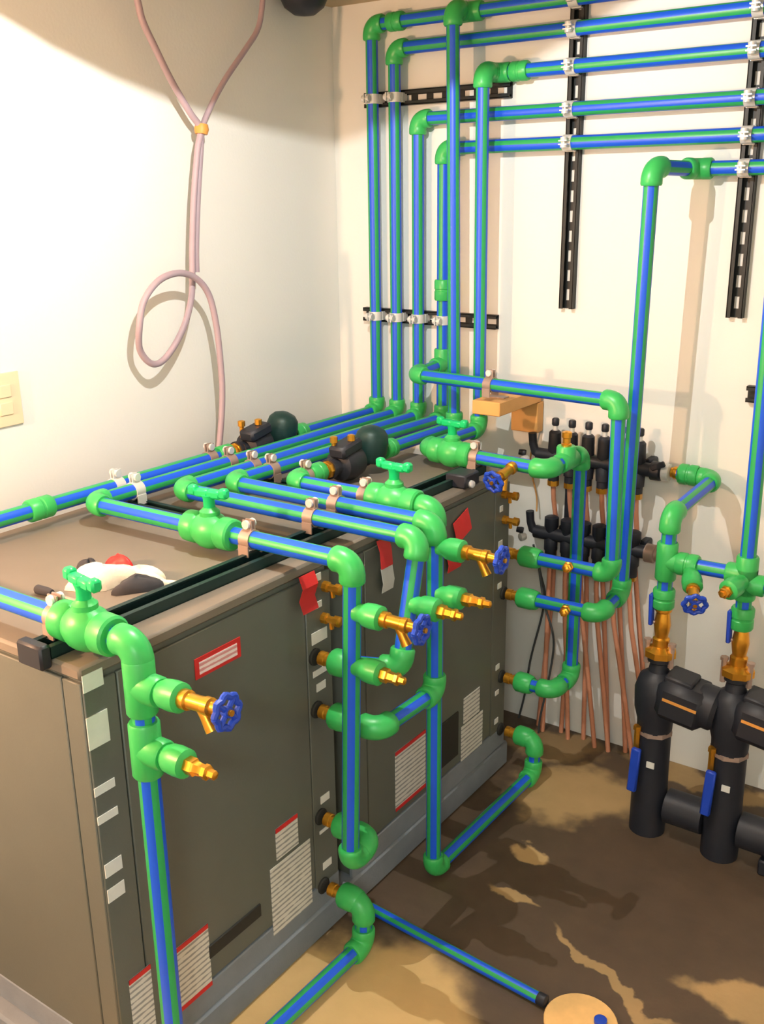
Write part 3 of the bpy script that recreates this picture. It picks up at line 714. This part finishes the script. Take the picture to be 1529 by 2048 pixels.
# ---------------------------------------------------------------- hanging cable on the left wall
hc = thing('hanging_cable', (.06, -.65, .93), 'grey purple cable hanging in a loop before the left wall', 'cable')
main = [(-.822, 2.055), (-.808, 2.004), (-.775, 1.949), (-.726, 1.875), (-.673, 1.81), (-.640, 1.772), (-.655, 1.72), (-.680, 1.60), (-.697, 1.48), (-.702, 1.426), (-.714, 1.351), (-.752, 1.277), (-.815, 1.215), (-.864, 1.204), (-.901, 1.244),
        (-.917, 1.308), (-.895, 1.367), (-.841, 1.411), (-.773, 1.424), (-.713, 1.406), (-.671, 1.36), (-.651, 1.279), (-.644, 1.184), (-.644, 1.102), (-.655, 1.02), (-.672, .94)]
N_ = len(main)
P = [(.06 + (.024 if i >= 15 else 0), y, z) for i, (y, z) in enumerate(main)]
P = [(.06, -.86, ZC)] + P
MB().tube(bez(P), .0085, 12).build('cable', m_cable, hc)
P = [(.06, -.372, ZC), (.06, -.383, 2.079), (.06, -.404, 2.028), (.06, -.457, 1.974), (.06, -.54, 1.895), (.06, -.60, 1.825), (.06, -.632, 1.775), (.06, -.645, 1.71), (.06, -.665, 1.60), (.06, -.682, 1.48), (.06, -.686, 1.42)]
MB().tube(bez(P), .0075, 12).build('cable', m_cable, hc)
MB().lathe([(.016, -.012), (.019, 0), (.016, .012)], (.06, -.636, 1.772), (0, .15, 1), 14).build('yellow_tie', m_orange, hc)

# ---------------------------------------------------------------- outlet, ceiling cap
ol = thing('wall_outlet', (0, -1.262, 1.172), 'ivory wall plate on the left wall at the edge of view', 'outlet')
MB().box((.003, -1.262, 1.172), (.006, .085, .122), 0, None, .002).build('cover_plate', m_cream, ol)
for z in (1.152, 1.192): MB().box((.007, -1.262, z), (.004, .033, .028), 0, None, .002).build('socket_face', m_cream, ol)
cc = thing('round_fixture', (.085, -.235, ZC), 'dark round cap on the ceiling above the left wall corner', 'ceiling fixture')
MB().lathe([(.005, -.060), (.03, -.056), (.055, -.038), (.068, -.012), (.068, 0)], (.083, -.232, ZC), (0, 0, 1), 28).build('cap_body', m_black, cc)

# ---------------------------------------------------------------- loose things on the near cabinet
rg = thing('work_glove', (.55, -1.44, ZT), 'crumpled white work glove with black and red patches on the near cabinet top', 'glove')
def heap(c, rx, ry, h, seed, rz):
    random.seed(seed); m = MB(); n, k = 20, 7
    rot = Matrix.Rotation(R_(rz), 3, 'Z'); ph = [random.uniform(0, 6.28) for _ in range(6)]
    rings = []
    for j in range(k):
        t = j / (k - 1); i0 = len(m.v)
        for q in range(n):
            a = 2 * math.pi * q / n
            wv = 1 + .16 * math.sin(3 * a + ph[0]) + .10 * math.sin(5 * a + ph[1] + 2 * t) + .05 * math.sin(9 * a + ph[2])
            rad = math.cos(t * math.pi / 2) ** .75 * wv
            z = h * math.sin(t * math.pi / 2) * (1 + .14 * math.sin(2 * a + ph[3]) + .08 * math.sin(5 * a + ph[4]))
            m.v.append(Vec(c) + rot @ Vec((rx * rad * math.cos(a), ry * rad * math.sin(a), z)))
        rings.append(i0)
    for j in range(k - 1): m.bridge(rings[j], rings[j + 1], n, 0)
    m.cap(rings[0], n, 0, True); m.cap(rings[-1], n, 0)
    return m
zt = ZT + .0005
heap((.535, -1.455, zt), .075, .038, .034, 3, 55).build('glove_palm', m_cloth, rg, ang=80)
heap((.580, -1.405, zt), .060, .022, .026, 5, 20).build('glove_finger', m_cloth, rg, ang=80)
heap((.632, -1.402, zt), .035, .012, .010, 8, 35).build('glove_fingertip', m_cloth, rg, ang=80)
heap((.612, -1.440, zt), .045, .026, .024, 9, 60).build('black_patch', m_dcloth, rg, ang=80)
heap((.500, -1.385, zt), .030, .018, .026, 11, 20).build('red_cuff', m_red, rg, ang=80)
heap((.468, -1.435, zt), .026, .020, .026, 13, 0).build('dark_cuff', m_dcloth, rg, ang=80)
sd = thing('screwdriver', (.53, -1.552, ZT), 'small screwdriver with a dark handle lying on the near cabinet top', 'screwdriver')
MB().lathe([(.006, 0), (.009, .004), (.0085, .03), (.006, .042)], (.470, -1.560, ZT + .0095), (1, .1, 0), 10).build('handle', m_dcloth, sd)
MB().tube([(.511, -1.556, ZT + .0085), (.585, -1.548, ZT + .004)], .003, 8).build('shaft', m_dull, sd)
kn = thing('black_controller', (.79, -.52, ZT), 'small black box with a white knob on the far cabinet front edge', 'control box')
MB().box((.765, -.505, ZT + .018), (.06, .07, .035), 0, None, .004).build('case', m_black, kn)
MB().lathe([(.009, 0), (.010, .003), (.009, .010), (.004, .012)], (.793, -.515, ZT + .010), (1, -.3, .1), 12).build('knob', m_zinc, kn)

# ---------------------------------------------------------------- warning tags hung at the cabinet fronts
def wtag(name, pts, wv, m, lab):
    """thin bent strip: pts run down the strip, wv is the half width vector"""
    t = MB(); wv = Vec(wv); n = len(pts)
    for k in (0, 1):
        for p in pts:
            nn = Vec((.0012 * k, 0, 0))
            t.v += [Vec(p) - wv + nn, Vec(p) + wv + nn]
    for k in (0, 1):
        for i in range(n - 1):
            q = k * 2 * n + 2 * i; t.f.append((q, q + 1, q + 3, q + 2)); t.m.append(0)
    for i in range(n - 1):
        for e in (0, 1):
            q = 2 * i + e; t.f.append((q, q + 2, q + 2 + 2 * n, q + 2 * n)); t.m.append(0)
    for q in (0, 2 * (n - 1)): t.f.append((q, q + 1, q + 1 + 2 * n, q + 2 * n)); t.m.append(0)
    o = t.build(name, m); return tag(o, lab, 'tag', 'hanging warning tags')
wtag('warning_tag', [(.800, -1.172, .888), (.812, -1.175, .865), (.806, -1.180, .84), (.812, -1.176, .812)], (0, .024, .0), m_red, 'bright red tag hanging at the upper right of the near cabinet front')
wtag('warning_tag', [(.797, -.905, .884), (.806, -.905, .86), (.812, -.909, .822)], (0, .022, .0), m_red, 'bright red tag hanging at the upper left of the far cabinet front')
wtag('warning_tag', [(.797, -.890, .815), (.803, -.890, .78), (.799, -.890, .757)], (0, .022, .0), m_white, 'white tag below the red tag on the far cabinet front')
wtag('warning_tag', [(.795, -.565, .845), (.800, -.560, .815), (.803, -.557, .79)], (0, .035, .012), m_red, 'dark red tag behind the drain valve on the far cabinet front')
wtag('warning_tag', [(.795, -.600, .765), (.802, -.598, .735), (.800, -.600, .715)], (0, .032, .0), m_red, 'dark red tag under the drain valve on the far cabinet front')

# ---------------------------------------------------------------- disc on the floor
ds = thing('floor_disc', (1.385, -1.045, 0), 'round tan board disc on the wet floor beside the loose pipe end', 'disc')
MB().lathe([(.072, 0), (.074, .002), (.074, .010), (.072, .012)], (1.383, -1.062, 0), (0, 0, 1), 36).build('disc', m_tan, ds)
MB().lathe([(.013, .012), (.013, .020), (.009, .021)], (1.418, -1.045, 0), (0, 0, 1), 18).build('blue_plug', m_bwheel, ds)
